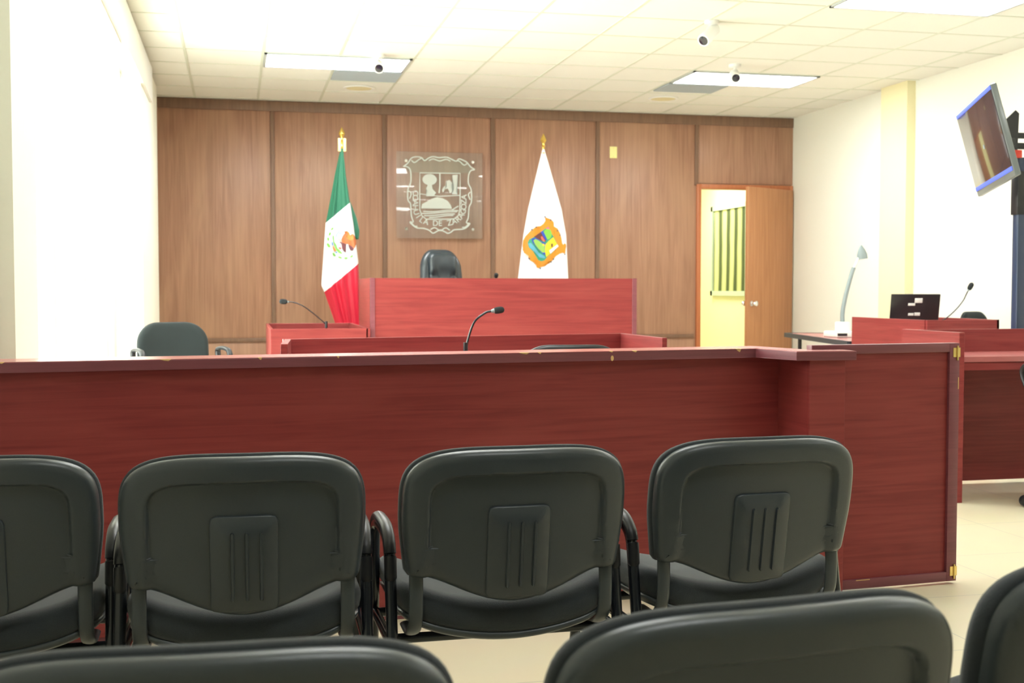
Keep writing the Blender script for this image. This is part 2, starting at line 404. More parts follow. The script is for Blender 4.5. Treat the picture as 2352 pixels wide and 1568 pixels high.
def vent(x0, x1, y0, y1, label):
    t = thing('air_vent', label, 'vent', ((x0 + x1) / 2, (y0 + y1) / 2, CEIL), 0, 'grey air vents beside the ceiling lights')
    hx, hy = (x1 - x0) / 2 - .012, (y1 - y0) / 2 - .01
    bx('backing', -hx, hx, -hy, hy, -.008, -.001, M['ventdark'], t)
    for i in range(10):
        y = -hy + (i + .5) * 2 * hy / 10
        bx('slat', -hx, hx, y - .012, y + .014, -.016, -.009, M['vent'], t)
vent(GX0 + 2 * T, GX0 + 3 * T, 10.57, 11.08, 'pale grey vent in ceiling directly behind the left light panel')
vent(GX0 + 7 * T, GX0 + 8 * T, 10.57, 11.02, 'pale grey vent in ceiling directly behind the right light panel')
def diffuser(x, y, label):
    t = thing('ceiling_speaker', label, 'speaker', (x, y, CEIL), 0, 'round ceiling speakers')
    b = BM(); lathe(b, [(.135, -.001), (.15, -.004), (.148, -.012), (.125, -.014), (.12, -.008), (.11, -.008)], seg=40); obj('rim', b, M['white'], t, auto=40)
    b = BM(); lathe(b, [(.122, -.009), (.11, -.012), (.001, -.014)], seg=40); obj('grille', b, M['cream'], t, auto=40)
diffuser(1.142, 11.50, 'round cream ceiling speaker above the tricolour flag')
diffuser(4.16, 11.46, 'round cream ceiling speaker above the switch plate')

def ceil_cam(loc, rz, tilt, label, ln=.17, r=.042):
    t = thing('security_camera', label, 'security camera', loc, rz)
    b = BM(); lathe(b, [(.050, 0), (.052, -.004), (.050, -.022), (.030, -.030), (.001, -.030)], seg=28); obj('mount', b, M['white'], t, auto=40)
    b = BM(); tube(b, smooth_path([(0, 0, -.026), (0, -.004, -.06), (0, -.02, -.085)], 4), .013, 10); obj('bracket', b, M['white'], t, auto=50)
    mt = Matrix.Translation((0, -.03, -.10)) @ Matrix.Rotation(math.radians(90 + tilt), 4, 'X')
    b = BM(); lathe(b, [(.001, -ln * .5), (r * .85, -ln * .48), (r, -ln * .4), (r, ln * .5), (r * .94, ln * .52)], seg=28, mtx=mt); obj('body', b, M['white'], t, auto=40)
    b = BM(); lathe(b, [(r * .92, ln * .45), (r * .92, ln * .515), (r * .5, ln * .53), (.001, ln * .535)], seg=28, mtx=mt); o = obj('lens', b, M['dome'], t, auto=40)
ceil_cam((3.30, 8.10, CEIL), math.radians(-52), 34, 'white bullet camera nearest to us, pointing down left from ceiling', .20, .045)
ceil_cam((4.13, 9.62, CEIL), math.radians(-18), 22, 'white bullet camera hanging in front of the right light panel')
ceil_cam((1.135, 9.85, CEIL), math.radians(-4), 22, 'white bullet camera hanging in front of the left light panel')

# ------------------------------------------------------------------ vertical blind on the left window
vb = thing('vertical_blind', 'pale vertical blind hanging over the upper part of the left window', 'window blind', (XL + .045, 7.0, 0))
bx('headrail', -.03, .03, -1.05, 1.12, 2.64, 2.695, M['white'], vb, .004)
for i in range(26):
    y = -1.0 + i * .082
    b = BM(); mt = Matrix.Translation((0, y, 0)) @ Matrix.Rotation(math.radians(-24), 4, 'Z')
    box(b, -.0015, .0015, -.040, .040, 2.06, 2.64, mtx=mt); box(b, -.003, .003, -.030, .030, 2.04, 2.06, mtx=mt)
    obj('slat', b, M['blind'], vb)

# ------------------------------------------------------------------ glass plaque with etched coat of arms
PX = lambda cx: 1.609 + (880 + .1658 * cx - 911) * .00456
PZ = lambda cy: 2.553 - (320 + .1658 * cy - 350) * .00451
pq = thing('glass_plaque', 'square clear glass plaque with frosted coat of arms on wood wall', 'plaque', (2.065, YB - .055, 2.108))
hw, hh = .4525, .446
bx('glass_sheet', -hw, hw, -.004, .004, -hh, hh, M['glass'], pq, .001)
for sx in (-1, 1):
    for sz in (-1, 1):
        b = BM(); mt = Matrix.Rotation(PI / 2, 4, 'X')
        lathe(b, [(.010, -.050), (.010, .0045), (.017, .005), (.017, .012), (.013, .016), (.001, .016)], (sx * .35, 0, sz * .35), 18, mtx=mt); obj('standoff', b, M['chrome'], pq, auto=40)
def L2(p): return (PX(p[0]) - 2.065, PZ(p[1]) - 2.108)
def ribbon(bm, pts, wd, y, closed=False):
    P = [Vector((a, 0, b)) for a, b in pts]; n = len(P); A = []; B = []
    for i in range(n):
        if closed: t = P[(i + 1) % n] - P[i - 1]
        else: t = P[min(i + 1, n - 1)] - P[max(i - 1, 0)]
        t.normalize(); q = Vector((-t.z, 0, t.x)) * wd / 2
        A.append(bm.verts.new(P[i] + q + Vector((0, y, 0)))); B.append(bm.verts.new(P[i] - q + Vector((0, y, 0))))
    for i in range(n if closed else n - 1):
        j = (i + 1) % n; bm.faces.new((A[i], A[j], B[j], B[i]))
def fill(bm, pts, y):
    f = bm.faces.new([bm.verts.new((a, y, b)) for a, b in pts]); bmesh.ops.triangulate(bm, faces=[f])
def ell(cx, cy, rx, ry, n=24, a0=0, a1=360): return [(cx + rx * math.cos(math.radians(a0 + (a1 - a0) * k / n)), cy + ry * math.sin(math.radians(a0 + (a1 - a0) * k / n))) for k in range(n + (0 if a1 - a0 == 360 else 1))]
cart = [(285,390),(350,340),(400,270),(470,250),(540,262),(580,300),(640,262),(700,242),(780,255),(880,245),(950,270),(1020,298),(1060,265),(1120,285),(1170,310),(1220,370),(1280,410),(1230,420),(1195,480),(1190,600),(1230,690),(1232,860),(1200,930),(1188,1080),(1160,1150),(1210,1160),(1170,1210),(1110,1240),(990,1250),(950,1280),(900,1300),(850,1275),(790,1255),(740,1280),(690,1300),(640,1260),(560,1235),(470,1230),(400,1180),(375,1150),(420,1150),(395,1060),(385,900),(350,850),(350,700),(390,600),(385,440),(340,390)]
b = BM(); sp3 = [(v.x, v.y) for v in smooth_path([(p[0], p[1], 0) for p in cart + [cart[0]]], 3)][:-1]
ribbon(b, [L2(p) for p in sp3], .013, -.0052, True)
for s in ([(400,300),(440,330),(500,290),(545,265)], [(1180,320),(1130,350),(1070,300),(1030,290)], [(640,300),(700,275),(790,300),(880,275),(940,300)],
          [(385,1140),(430,1200),(480,1210)], [(1200,1150),(1150,1210),(1100,1215)], [(660,1250),(720,1225),(790,1270)], [(800,1270),(870,1225),(930,1260)], [(360,720),(395,760),(370,830)], [(1220,720),(1190,760),(1215,830)]):
    ribbon(b, [L2((v.x, v.y)) for v in smooth_path([(p[0], p[1], 0) for p in s], 4)], .012, -.0053)
obj('cartouche_outline', b, M['etch'], pq)
b = BM(); fill(b, [L2(p) for p in [(300,390),(400,300),(480,262),(560,300),(700,258),(780,262),(880,258),(1010,300),(1120,300),(1260,405),(1190,440),(1185,460),(390,470),(380,440)]], -.0050); obj('cartouche_crest', b, M['etch2'], pq)
b = BM()
ribbon(b, [L2(p) for p in [(515,470),(1075,466),(1074,700),(1070,970),(1050,1050),(990,1098),(880,1104),(600,1108),(540,1060),(512,980),(512,700)]], .011, -.0052, True)
ribbon(b, [L2(p) for p in [(792,475),(792,640),(780,745)]], .014, -.0052); ribbon(b, [L2(p) for p in [(515,760),(790,790),(1070,770)]], .009, -.0052)
obj('shield_outline', b, M['etch'], pq)
b = BM(); fill(b, [L2(p) for p in ell(650, 560, 100, 78)], -.0052); fill(b, [L2(p) for p in [(625,630),(680,630),(690,690),(740,740),(700,790),(600,790),(620,720),(600,680)]], -.0053); obj('tree', b, M['etch'], pq)
b = BM()
fill(b, [L2(p) for p in [(965,490),(1045,485),(1035,560),(1020,700),(1035,760),(960,755),(990,690),(975,600)]], -.0052)
fill(b, [L2(p) for p in [(880,570),(930,560),(960,600),(950,650),(965,720),(930,745),(905,680),(860,690),(835,740),(820,700),(850,650),(890,640),(870,600)]], -.0053)
obj('lion_and_column', b, M['etch'], pq)
b = BM(); fill(b, [L2(p) for p in [(530,960),(545,900),(600,870),(680,825),(750,800),(830,815),(900,850),(945,910),(960,960)]], -.0052)
for k, (y0, y1, x0, x1) in enumerate([(1000,985,560,1050),(1030,1000,540,1030),(1060,1030,570,1000),(1085,1050,640,980),(975,920,960,1050)]):
    ribbon(b, [L2((v.x, v.y)) for v in smooth_path([(x0, y0, 0), (x0 + (x1 - x0) * .3, (y0 + y1) / 2 + 10, 0), (x0 + (x1 - x0) * .7, (y0 + y1) / 2 - 12, 0), (x1, y1, 0)], 5)], .011, -.0053)
obj('hills_and_river', b, M['etch'], pq)
def glyph_bm(ch, size):
    cu = bpy.data.curves.new('glyph', 'FONT'); cu.body = ch; cu.size = size; cu.align_x = 'CENTER'; cu.align_y = 'CENTER'; cu.fill_mode = 'BOTH'; cu.offset = size * .012
    o = bpy.data.objects.new('glyph', cu); COL.objects.link(o); dg = bpy.context.evaluated_depsgraph_get()
    me = bpy.data.meshes.new_from_object(o.evaluated_get(dg)); bpy.data.objects.remove(o); return me
def arc_text(parent, m, text, path, size, place):
    P = [Vector((p[0], p[1])) for p in path]; L = [0]
    for i in range(len(P) - 1): L.append(L[-1] + (P[i + 1] - P[i]).length)
    n = len(text)
    for i, ch in enumerate(text):
        if ch == ' ': continue
        s = L[-1] * (i + .5) / n; j = 0
        while L[j + 1] < s: j += 1
        t = (P[j + 1] - P[j]).normalized(); p = P[j] + t * (s - L[j]); me = glyph_bm(ch, size)
        for v in me.vertices: v.co = place(p.x + t.x * v.co.x - t.y * v.co.y, p.y + t.y * v.co.x + t.x * v.co.y)
        me.name = 'letter'; me.materials.clear(); link('letter', me, m, parent)
tp = [L2((v.x, v.y)) for v in smooth_path([(450,715,0),(448,860,0),(455,1000,0),(520,1110,0),(640,1158,0),(780,1165,0),(920,1158,0),(1040,1110,0),(1118,1000,0),(1128,860,0),(1132,760,0)], 6)]
arc_text(pq, M['etch'], 'COAHUILA DE ZARAGOZA', tp, .082, lambda x, z: (x, -.0054, z))

# switch plate
sp_ = thing('switch_plate', 'small yellow blank wall plate high on the wood wall', 'wall plate', (3.968, YB, 2.606))
bx('plate', -.041, .041, -.008, 0, -.062, .062, M['plate'], sp_, .003)
for s in (-1, 1):
    b = BM(); lathe(b, [(.004, 0), (.004, .0015), (.001, .002)], (0, -.008, s * .045), 10, mtx=Matrix.Rotation(PI / 2, 4, 'X')); obj('screw', b, M['brass'], sp_)

# ------------------------------------------------------------------ flags
class Drape:
    def __init__(s, y0, zs, ls, rs, d0, folds): s.y0 = y0; s.zs = zs; s.ls = ls; s.rs = rs; s.d0 = d0; s.folds = folds
    def edge(s, z):
        zs = s.zs
        if z >= zs[0]: return s.ls[0], s.rs[0]
        for i in range(len(zs) - 1):
            if zs[i + 1] <= z <= zs[i]:
                t = (z - zs[i]) / (zs[i + 1] - zs[i]); return s.ls[i] + t * (s.ls[i + 1] - s.ls[i]), s.rs[i] + t * (s.rs[i + 1] - s.rs[i])
        return s.ls[-1], s.rs[-1]
    def front(s, x, z):
        l, r = s.edge(z); c, h = (l + r) / 2, (r - l) / 2; u = max(-.995, min(.995, (x - c) / h)); th = math.acos(u)
        return s.pt(th, z, c, h)[1]
    def pt(s, th, z, c=None, h=None):
        if c is None: l, r = s.edge(z); c, h = (l + r) / 2, (r - l) / 2
        sn = math.sin(th); d = s.d0 + .28 * h
        amp = s.folds * h * (math.sin(7 * th + z * .8) * .5 + math.sin(11 * th + 1.3 - z) * .35 + .5 * math.sin(4 * th + 2)) * abs(sn)
        return (c + h * math.cos(th), s.y0 - d * sn + amp, z)
    def mesh(s, bm, z0, z1, nz=90, nt=96):
        rows = []
        for i in range(nz + 1):
            z = z0 + (z1 - z0) * i / nz; rows.append([bm.verts.new(s.pt(2 * PI * k / nt, z)) for k in range(nt)])
        for i in range(nz):
            for k in range(nt): bm.faces.new((rows[i][k], rows[i][(k + 1) % nt], rows[i + 1][(k + 1) % nt], rows[i + 1][k]))
        bm.faces.new(rows[0]); bm.faces.new(rows[-1]); return bm
def patch(root, name, D, polys, mats, y_off=.006):
    """coloured appliqué pieces laid on the front of the cloth"""
    for i, (pl, mk) in enumerate(zip(polys, mats)):
        bm = BM(); f = bm.faces.new([bm.verts.new((x, 0, z)) for x, z in pl]); bmesh.ops.triangulate(bm, faces=[f])
        for it in range(6):
            es = [e for e in bm.edges if e.calc_length() > .022]
            if not es: break
            bmesh.ops.subdivide_edges(bm, edges=es, cuts=1); bmesh.ops.triangulate(bm, faces=bm.faces)
        for v in bm.verts: v.co.y = D.front(v.co.x, v.co.z) - D.yroot - y_off - .0006 * i; v.co.x -= D.xroot
        obj(name[i] if isinstance(name, list) else name, bm, mk, root, smooth=True)
def pole(root, ztip, clip=False):
    b = BM(); lathe(b, [(.19, 0), (.20, .01), (.19, .03), (.06, .05), (.03, .09), (.001, .09)], seg=32); obj('base', b, M['gold'], root, auto=40)
    b = BM(); tube(b, [(0, 0, .08), (0, 0, ztip - .18)], .013, 14); obj('pole', b, M['brass'], root, auto=50)
    b = BM(); z = ztip
    lathe(b, [(.014, z - .20), (.020, z - .185), (.013, z - .17), (.012, z - .13), (.019, z - .12), (.012, z - .105), (.014, z - .09), (.030, z - .065), (.026, z - .05), (.012, z - .02), (.001, z)], seg=20); obj('finial', b, M['gold'], root, auto=40)
    if clip:
        for s in (-1, 1): bx('ribbon_clip', s * .024 - .013, s * .024 + .013, -.03, -.014, z - .225, z - .105, M['plate'], root, .003)
FY = 11.3
mx = thing('tricolour_flag', 'green, white and red flag with eagle emblem draped on a gold pole', 'flag', (.96, FY, 0))
D1 = Drape(0, [2.44, 2.2, 1.94, 1.747, 1.393, 1.17, 1.11, .825, .70], [.948, .895, .845, .807, .780, .763, .790, .885, .93], [.972, .995, 1.033, 1.062, 1.106, 1.115, 1.115, 1.118, 1.118], .012, .20)
D1.xroot = .96; D1.yroot = 0
b = BM(); D1.mesh(b, 2.44, .70)
for v in b.verts: v.co.x -= .96
obj('cloth', b, M['tricolour'], mx, smooth=True)
Df = Drape(.045, [1.95, 1.8, 1.68, 1.60], [1.00, 1.02, 1.05, 1.08], [1.04, 1.098, 1.124, 1.115], .006, .0); b = BM(); Df.mesh(b, 1.95, 1.60, 20, 24)
for v in b.verts: v.co.x -= .96
obj('rear_fold', b, M['green'], mx, smooth=True)
pole(mx, 2.633, True)
def fx(cx, cy): px = 700 + cx * .12757; py = 450 + cy * .12757; return (.96 + (px - 785) * .00398, 1.379 + (604 - py) * .00402)
def fp(l): return [fx(*p) for p in l]
def leafp(cx, cy, a, l=34, w=17): 
    a = math.radians(a); out = []
    for k in range(10):
        t = 2 * PI * k / 10; u = l * math.cos(t); v = w * math.sin(t); out.append((cx + u * math.cos(a) - v * math.sin(a), cy + u * math.sin(a) + v * math.cos(a)))
    return fp(out)
lg = flat('leaf_green', (.20, .52, .10)); tl = flat('teal_mark', (.12, .45, .36)); og = flat('eagle_tan', (.52, .15, .05)); ol = flat('eagle_light', (.62, .26, .06)); br = flat('eagle_brown', (.16, .05, .06)); rd = flat('cactus_red', (.85, .12, .10)); bl_ = flat('water_blue', (.06, .22, .55))
polys = [leafp(470,600,-45), leafp(430,690,-75), leafp(400,780,-95), leafp(405,895,60,48,24), leafp(505,1060,42,46,22), leafp(610,1112,20,38,20), leafp(720,1122,-5,36,18), leafp(820,1090,-35,34,16),
         fp([(480,700),(500,730),(510,830),(550,880),(560,940),(600,975),(650,1030),(640,1050),(590,1030),(540,970),(515,900),(490,830),(475,760)])]
patch(mx, ['wreath_leaf'] * 8 + ['cactus'], D1, polys, [lg] * 9)
patch(mx, ['snake', 'snake', 'water', 'cactus_fruit', 'cactus_fruit', 'stone'], D1, [fp([(540,740),(550,690),(590,650),(595,600),(606,600),(603,655),(565,695),(556,745)]), fp([(600,670),(640,668),(690,684),(690,692),(640,678),(602,690)]), fp([(450,820),(480,850),(485,900),(465,900),(455,860)]), fp([(470,900),(500,910),(550,990),(520,1005),(480,950)]), fp([(580,920),(640,935),(625,970),(590,950)]), fp([(535,1000),(570,1020),(560,1040),(535,1025)])], [tl, tl, bl_, flat('orange_mark', (.9, .35, .12)), rd, bl_])
patch(mx, ['eagle_body', 'eagle_wing', 'eagle_claw', 'eagle_tail', 'eagle_tail'], D1, [fp([(690,640),(740,630),(785,665),(800,710),(840,680),(890,720),(915,800),(915,870),(870,945),(830,910),(760,870),(700,860),(650,850),(635,790),(660,730),(720,705),(730,680),(700,660)]),
      fp([(735,640),(785,668),(800,715),(835,735),(840,690),(865,740),(850,790),(800,805),(745,780),(715,720),(745,700)]), fp([(545,745),(600,780),(640,810),(630,840),(600,800),(560,765)]),
      fp([(585,820),(640,840),(700,862),(725,870),(705,930),(718,1025),(680,1000),(650,950),(635,870)]), fp([(758,875),(830,912),(865,945),(850,985),(800,980),(775,930)])], [og, ol, flat('claw_pink', (.75, .35, .25)), br, br], .006)

st = thing('white_state_flag', 'white flag with orange shield emblem behind the judge bench', 'flag', (2.887, FY, 0))
D2 = Drape(0, [2.48, 1.904, 1.66, 1.243, .7], [2.877, 2.735, 2.690, 2.637, 2.57], [2.897, 3.070, 3.115, 3.137, 3.19], .012, .07); D2.xroot = 2.887; D2.yroot = 0
b = BM(); D2.mesh(b, 2.48, .7)
for v in b.verts: v.co.x -= 2.887
obj('cloth', b, M['flag_white'], st, smooth=True); pole(st, 2.627)
def gx(cx, cy): px = 1150 + cx * .12755; py = 450 + cy * .12755; return (2.896 + (px - 1250) * .00430, 1.822 + (500 - py) * .00419)
def gp(l): return [gx(*p) for p in l]
orange = flat('cartouche_orange', (.66, .26, .012)); yel = flat('shield_yellow', (.72, .56, .02)); teal = flat('shield_teal', (.03, .30, .17)); lime = flat('lime', (.20, .50, .05)); brn = flat('shield_brown', (.13, .035, .03)); blu = flat('royal_blue', (.02, .06, .45)); sky = flat('river_blue', (.10, .38, .52)); pink = flat('pink', (.9, .15, .3))
cartp = [(765,380),(800,400),(830,420),(880,425),(925,475),(895,490),(885,505),(920,545),(1000,590),(1050,680),(1072,760),(1085,850),(1105,880),(1125,850),(1165,870),(1172,920),(1145,950),(1140,1040),(1090,1020),(1030,1040),(960,1085),(910,1150),(850,1205),(800,1230),(750,1268),(690,1280),(655,1305),(615,1280),(600,1240),(560,1200),(500,1170),(465,1130),(470,1080),(405,1030),(390,980),(385,900),(395,810),(430,730),(520,625),(600,560),(690,545),(740,505),(775,450)]
shield = [(820,560),(860,640),(930,745),(1010,905),(900,1020),(800,1100),(750,1165),(700,1178),(650,1160),(600,1090),(540,1000),(480,930),(462,850),(485,790),(560,745),(690,655),(760,600)]
patch(st, ['cartouche', 'shield'], D2, [gp(cartp), gp(shield)], [orange, teal], .005)
patch(st, ['shield_field', 'shield_field', 'tree_crown', 'shield_field', 'hill', 'river', 'shield_field', 'lion'], D2,
      [gp([(520,775),(600,755),(700,820),(780,860),(770,1060),(740,1060),(640,960),(540,850)]), gp([(560,742),(690,658),(760,705),(785,770),(770,830),(690,805)]), gp(ell(812, 690, 74, 96, 20)), gp([(915,742),(1005,905),(880,1020),(780,1105),(758,1000),(765,880),(830,810)]),
       gp([(550,810),(590,780),(660,810),(720,860),(755,900),(755,1020),(720,1025),(640,950),(580,880)]), gp([(470,860),(510,850),(570,920),(660,1030),(740,1075),(770,1110),(740,1125),(670,1110),(580,1020),(490,930)]), gp([(690,655),(730,630),(800,790),(770,800)]), gp([(870,865),(905,860),(900,920),(880,925)])],
      [blu, brn, lime, yel, flat('hill_green', (.28, .52, .10)), sky, blu, brn], .0075)
patch(st, ['shield_banner', 'lion_red', 'sun', 'red_field'], D2, [gp([(835,985),(985,875),(1010,905),(860,1040)]), gp([(690,740),(715,730),(760,810),(745,825),(705,790)]), gp(ell(735, 885, 20, 20, 10)), gp([(775,590),(825,560),(840,598),(800,600)])], [M['flag_white'], rd, yel, pink], .011)
dark_t = flat('gold_lettering', (.62, .24, .02))
arc_text(st, dark_t, 'COAHUILA', [gx(*p) for p in [(405,1010),(405,900),(430,790),(500,690),(590,610),(680,575)]][::1], .030, lambda x, z: (x - D2.xroot, D2.front(x, z) - .010, z))
arc_text(st, dark_t, 'DE ZARAGOZA', [gx(*p) for p in [(420,1060),(500,1130),(590,1200),(680,1235),(790,1195),(880,1120),(930,1070)]], .028, lambda x, z: (x - D2.xroot, D2.front(x, z) - .010, z))
knob = flat('navy_knob', (.03, .06, .10))
patch(st, 'scroll_tip', D2, [gp(ell(x, y, 13, 15, 8)) for x, y in [(765,382),(600,570),(530,612),(990,628),(1040,705),(868,440),(1128,1050),(915,1137),(868,1188),(676,1306),(478,1132)]], [knob] * 11, .011)

# ------------------------------------------------------------------ furniture of red laminate
def desk_box(name, label, cat, pieces, group=None):
    """pieces: (part name, corner a, corner b, thickness, z0, z1, material) – upright boards between two floor points"""
    t = thing(name, label, cat, (pieces[0][1][0], pieces[0][1][1], 0), 0, group)
    ox, oy = pieces[0][1]
    for nm, a, b, th, z0, z1, m in pieces:
        a = Vector((a[0] - ox, a[1] - oy, 0)); b = Vector((b[0] - ox, b[1] - oy, 0)); d = b - a; an = math.atan2(d.y, d.x)
        o = obj(nm, box(BM(), 0, d.length, 0, th, z0, z1, .0015, seg=1), m, t); o.location = a; o.rotation_euler = (0, 0, an)
    return t
def slab(bm, poly, z0, z1):
    lo = [bm.verts.new((x, y, z0)) for x, y in poly]; hi = [bm.verts.new((x, y, z1)) for x, y in poly]; n = len(poly)
    bm.faces.new(lo); bm.faces.new(hi)
    for i in range(n): bm.faces.new((lo[i], lo[(i + 1) % n], hi[(i + 1) % n], hi[i]))
    return bm

# rail across the front
rl = thing('courtroom_rail', 'long dark red panelled rail with chipped ledge in front of the black seats', 'railing', (0, 0, 0))
A = Vector((-.705, 3.905)); Bq = Vector((1.889, 4.182)); dr = (Bq - A).normalized(); nr = Vector((-dr.y, dr.x))
def R2(s, t): p = A + dr * s + nr * t; return (p.x, p.y)
LR = (Bq - A).length
TZ = .915
b = BM(); poly = [R2(-.045, 0), R2(LR, 0), (1.943, 3.955), (2.172, 3.945), (2.176, 4.055), (2.05, 4.060), R2(LR + .10, .19), R2(-.025, .19)]
slab(b, poly, TZ - .032, TZ); bmesh.ops.bevel(b, geom=[e for e in b.edges], offset=.0015, segments=1, affect='EDGES')
obj('ledge_edge', b, M['band'], rl)
b = BM(); slab(b, [R2(-.04, .004), R2(LR + .004, .004), (1.948, 3.960), (2.168, 3.950), (2.171, 4.050), (2.048, 4.056), R2(LR + .096, .186), R2(-.02, .186)], TZ - .001, TZ + .0015); obj('ledge_top', b, M['cherry_top_lit'], rl)
def board(parent, nm, a, bb, th, z0, z1, m):
    a = Vector((a[0], a[1], 0)); e = Vector((bb[0], bb[1], 0)); d = e - a
    o = obj(nm, box(BM(), 0, d.length, 0, th, z0, z1, .001, seg=1), m, parent); o.location = a; o.rotation_euler = (0, 0, math.atan2(d.y, d.x)); return o
board(rl, 'front_panel', R2(-.045, .05), R2(LR + .135, .05), .018, .03, TZ - .032, M['cherry'])
board(rl, 'plinth', R2(-.045, .058), R2(LR + .135, .058), .018, 0, .03, M['band'])
board(rl, 'post_side', (2.022, 3.976), (2.030, 4.275), .018, 0, TZ - .032, M['cherry'])
board(rl, 'post_front', (2.005, 3.975), (2.15, 3.985), .018, 0, TZ - .032, M['cherry'])
board(rl, 'back_panel', R2(-.03, .165), R2(LR + .13, .165), .018, .0, TZ - .032, M['cherry'])
def chip(s, wdt, dep, kind=0):
    b = BM(); p = [R2(s - wdt / 2, -.0012), R2(s + wdt / 2, -.0012)]
    if kind == 0:   # nick out of the upper arris: face below the edge and a sliver on top
        vs = [(*R2(s - wdt / 2, -.0008), TZ + .0018), (*R2(s + wdt / 2, -.0008), TZ + .0018), (*R2(s + wdt * .22, -.0012), TZ - dep), (*R2(s - wdt * .12, -.0012), TZ - dep * .6)]
        f1 = [b.verts.new(v) for v in vs]; b.faces.new(f1)
        tpv = [b.verts.new((*R2(s - wdt * .3, .010), TZ + .0021)), b.verts.new((*R2(s + wdt * .3, .008), TZ + .0021))]; b.faces.new((f1[0], f1[1], tpv[1], tpv[0]))
    else:
        vs = [b.verts.new((*R2(s + .006 * math.cos(a), -.0012), TZ - .024 + .010 * math.sin(a))) for a in [k * PI / 5 for k in range(10)]]; b.faces.new(vs)
    obj('edge_chip', b, M['chip'], rl)
def s_at(px):   # distance along the rail at which each nick sits
    return {300: .485, 478: .78, 645: 1.035, 1085: 1.69, 1125: 1.747, 1320: 2.02, 1385: 2.112, 1690: 2.535, 5: -.0}[px]
for px, wd, dp in ((5, .03, .003), (300, .038, .004), (478, .014, .006), (645, .009, .006), (1085, .040, .004), (1125, .014, .004), (1320, .016, .003), (1385, .022, .004), (1690, .024, .011)): chip(s_at(px), wd, dp)
chip(2.024, .01, .01, 1)

# gate panel at the end of the rail
gt = thing('rail_gate', 'red framed gate panel with brass hinges beside the end of the rail', 'gate', (2.155, 4.075, 0), math.radians(5))
GW = .548; GH = .932
bx('panel', .0, GW - .03, .008, .024, .03, GH - .01, M['cherry'], gt)
bx('top_rail', -.10, GW, -.004, .032, GH - .034, GH, M['band'], gt, .0015)
bx('bottom_rail', 0, GW, -.004, .032, .012, .048, M['band'], gt, .0015)
bx('end_stile', GW - .045, GW, -.005, .033, .012, GH - .001, M['band'], gt, .0015)
bx('back_panel', GW - .012, GW + .012, .034, .05, .20, GH - .02, M['cherry'], gt)
for z in (.055, GH - .032):
    h = BM(); box(h, GW - .030, GW - .014, -.0075, -.005, z - .022, z + .014); box(h, GW - .011, GW + .001, -.0075, -.005, z - .022, z + .014)
    ho = obj('hinge', h, M['brass'], gt)
    b = BM(); tube(b, [(GW - .0125, -.009, z - .034), (GW - .0125, -.009, z + .022)], .0035, 10); obj('hinge_pin', b, M['brass'], ho)
b = BM(); box(b, GW - .006, GW - .003, -.0062, -.005, .755, .80); obj('edge_chip', b, M['chip'], gt)
b = BM(); box(b, .10, .16, -.0052, -.004, .044, .047); obj('edge_chip', b, M['chip'], gt)

# judge bench
BX0, BX1, BY0, BY1 = .967, 3.055, 9.0, 9.83; BT = 1.219
desk_box('judge_bench', 'tall bright red laminate judge bench below the glass plaque', 'bench', [
    ('front_panel', (BX0 + .03, BY0), (BX1 - .03, BY0), .02, 0, BT, M['cherry']),
    ('side_panel', (BX0 + .02, BY0), (BX0 + .02, BY1), .02, 0, BT, M['cherry']),
    ('side_panel', (BX1, BY0), (BX1, BY1), .02, 0, BT, M['cherry']),
    ('corner_post', (BX0, BY0 - .006), (BX0 + .036, BY0 - .006), .03, 0, BT + .001, M['band']),
    ('corner_post', (BX1 - .036, BY0 - .006), (BX1, BY0 - .006), .03, 0, BT + .001, M['band']),
    ('desktop', (BX0 + .021, BY0 + .021), (BX1 - .021, BY0 + .021), .60, .96, .985, M['cherry_top_lit'])])
# dais behind the bench
bx_ = thing('dais', 'low red platform under the black leather judge chair', 'platform', (2.0, 10.2, 0))
bx('deck', -1.02, 1.02, -.365, .74, .0, .15, M['cherry'], bx_, .003)

# clerk desk
CZ = .846
desk_box('clerk_desk', 'small red desk with raised rim to the left of the judge bench', 'desk', [
    ('front_panel', (.235, 8.95), (.945, 8.95), .02, 0, CZ, M['cherry']),
    ('side_panel', (.255, 8.97), (.255, 10.38), .02, 0, CZ, M['cherry']),
    ('side_panel', (.962, 8.95), (.962, 10.40), .03, 0, CZ, M['cherry']),
    ('back_panel', (.235, 10.38), (.962, 10.38), .02, .20, CZ, M['cherry']),
    ('desktop', (.257, 8.972), (.93, 8.972), .55, .72, .742, M['cherry_top_lit'])])
# counsel table in the middle, seen from the sitting side
MZ = .908
mL0, mL1, mR0, mR1 = (.175, 5.13), (.205, 5.62), (1.975, 5.37), (1.965, 5.98)
desk_box('counsel_table', 'wide red table with raised back and side wings just beyond the rail', 'table', [
    ('back_panel', mL1, mR1, .02, .02, MZ, M['cherry']),
    ('side_wing', (mL0[0] + .03, mL0[1]), (mL1[0] + .035, mL1[1] - .005), .03, 0, MZ, M['cherry']),
    ('side_wing', mR0, (mR1[0], mR1[1] - .005), .024, 0, MZ, M['cherry']),
    ('desktop', (.225, 5.20), (1.94, 5.44), .40, .72, .745, M['cherry_top_lit'])])
# counsel table on the right
rt = desk_box('counsel_table', 'red table with shelf and dark knee space at the right edge behind the gate', 'table', [
    ('back_panel', (3.75, 6.225), (5.15, 6.225), .02, .02, .905, M['cherry']),
    ('side_wing', (3.755, 5.68), (3.755, 6.245), .032, 0, .908, M['cherry']),
    ('side_wing', (5.17, 5.68), (5.17, 6.245), .03, 0, .908, M['cherry']),
    ('desktop', (3.757, 5.75), (5.138, 5.75), .474, .745, .775, M['cherry_top_lit']),
    ('apron', (3.757, 5.757), (5.138, 5.757), .018, .70, .744, M['cherry'])])
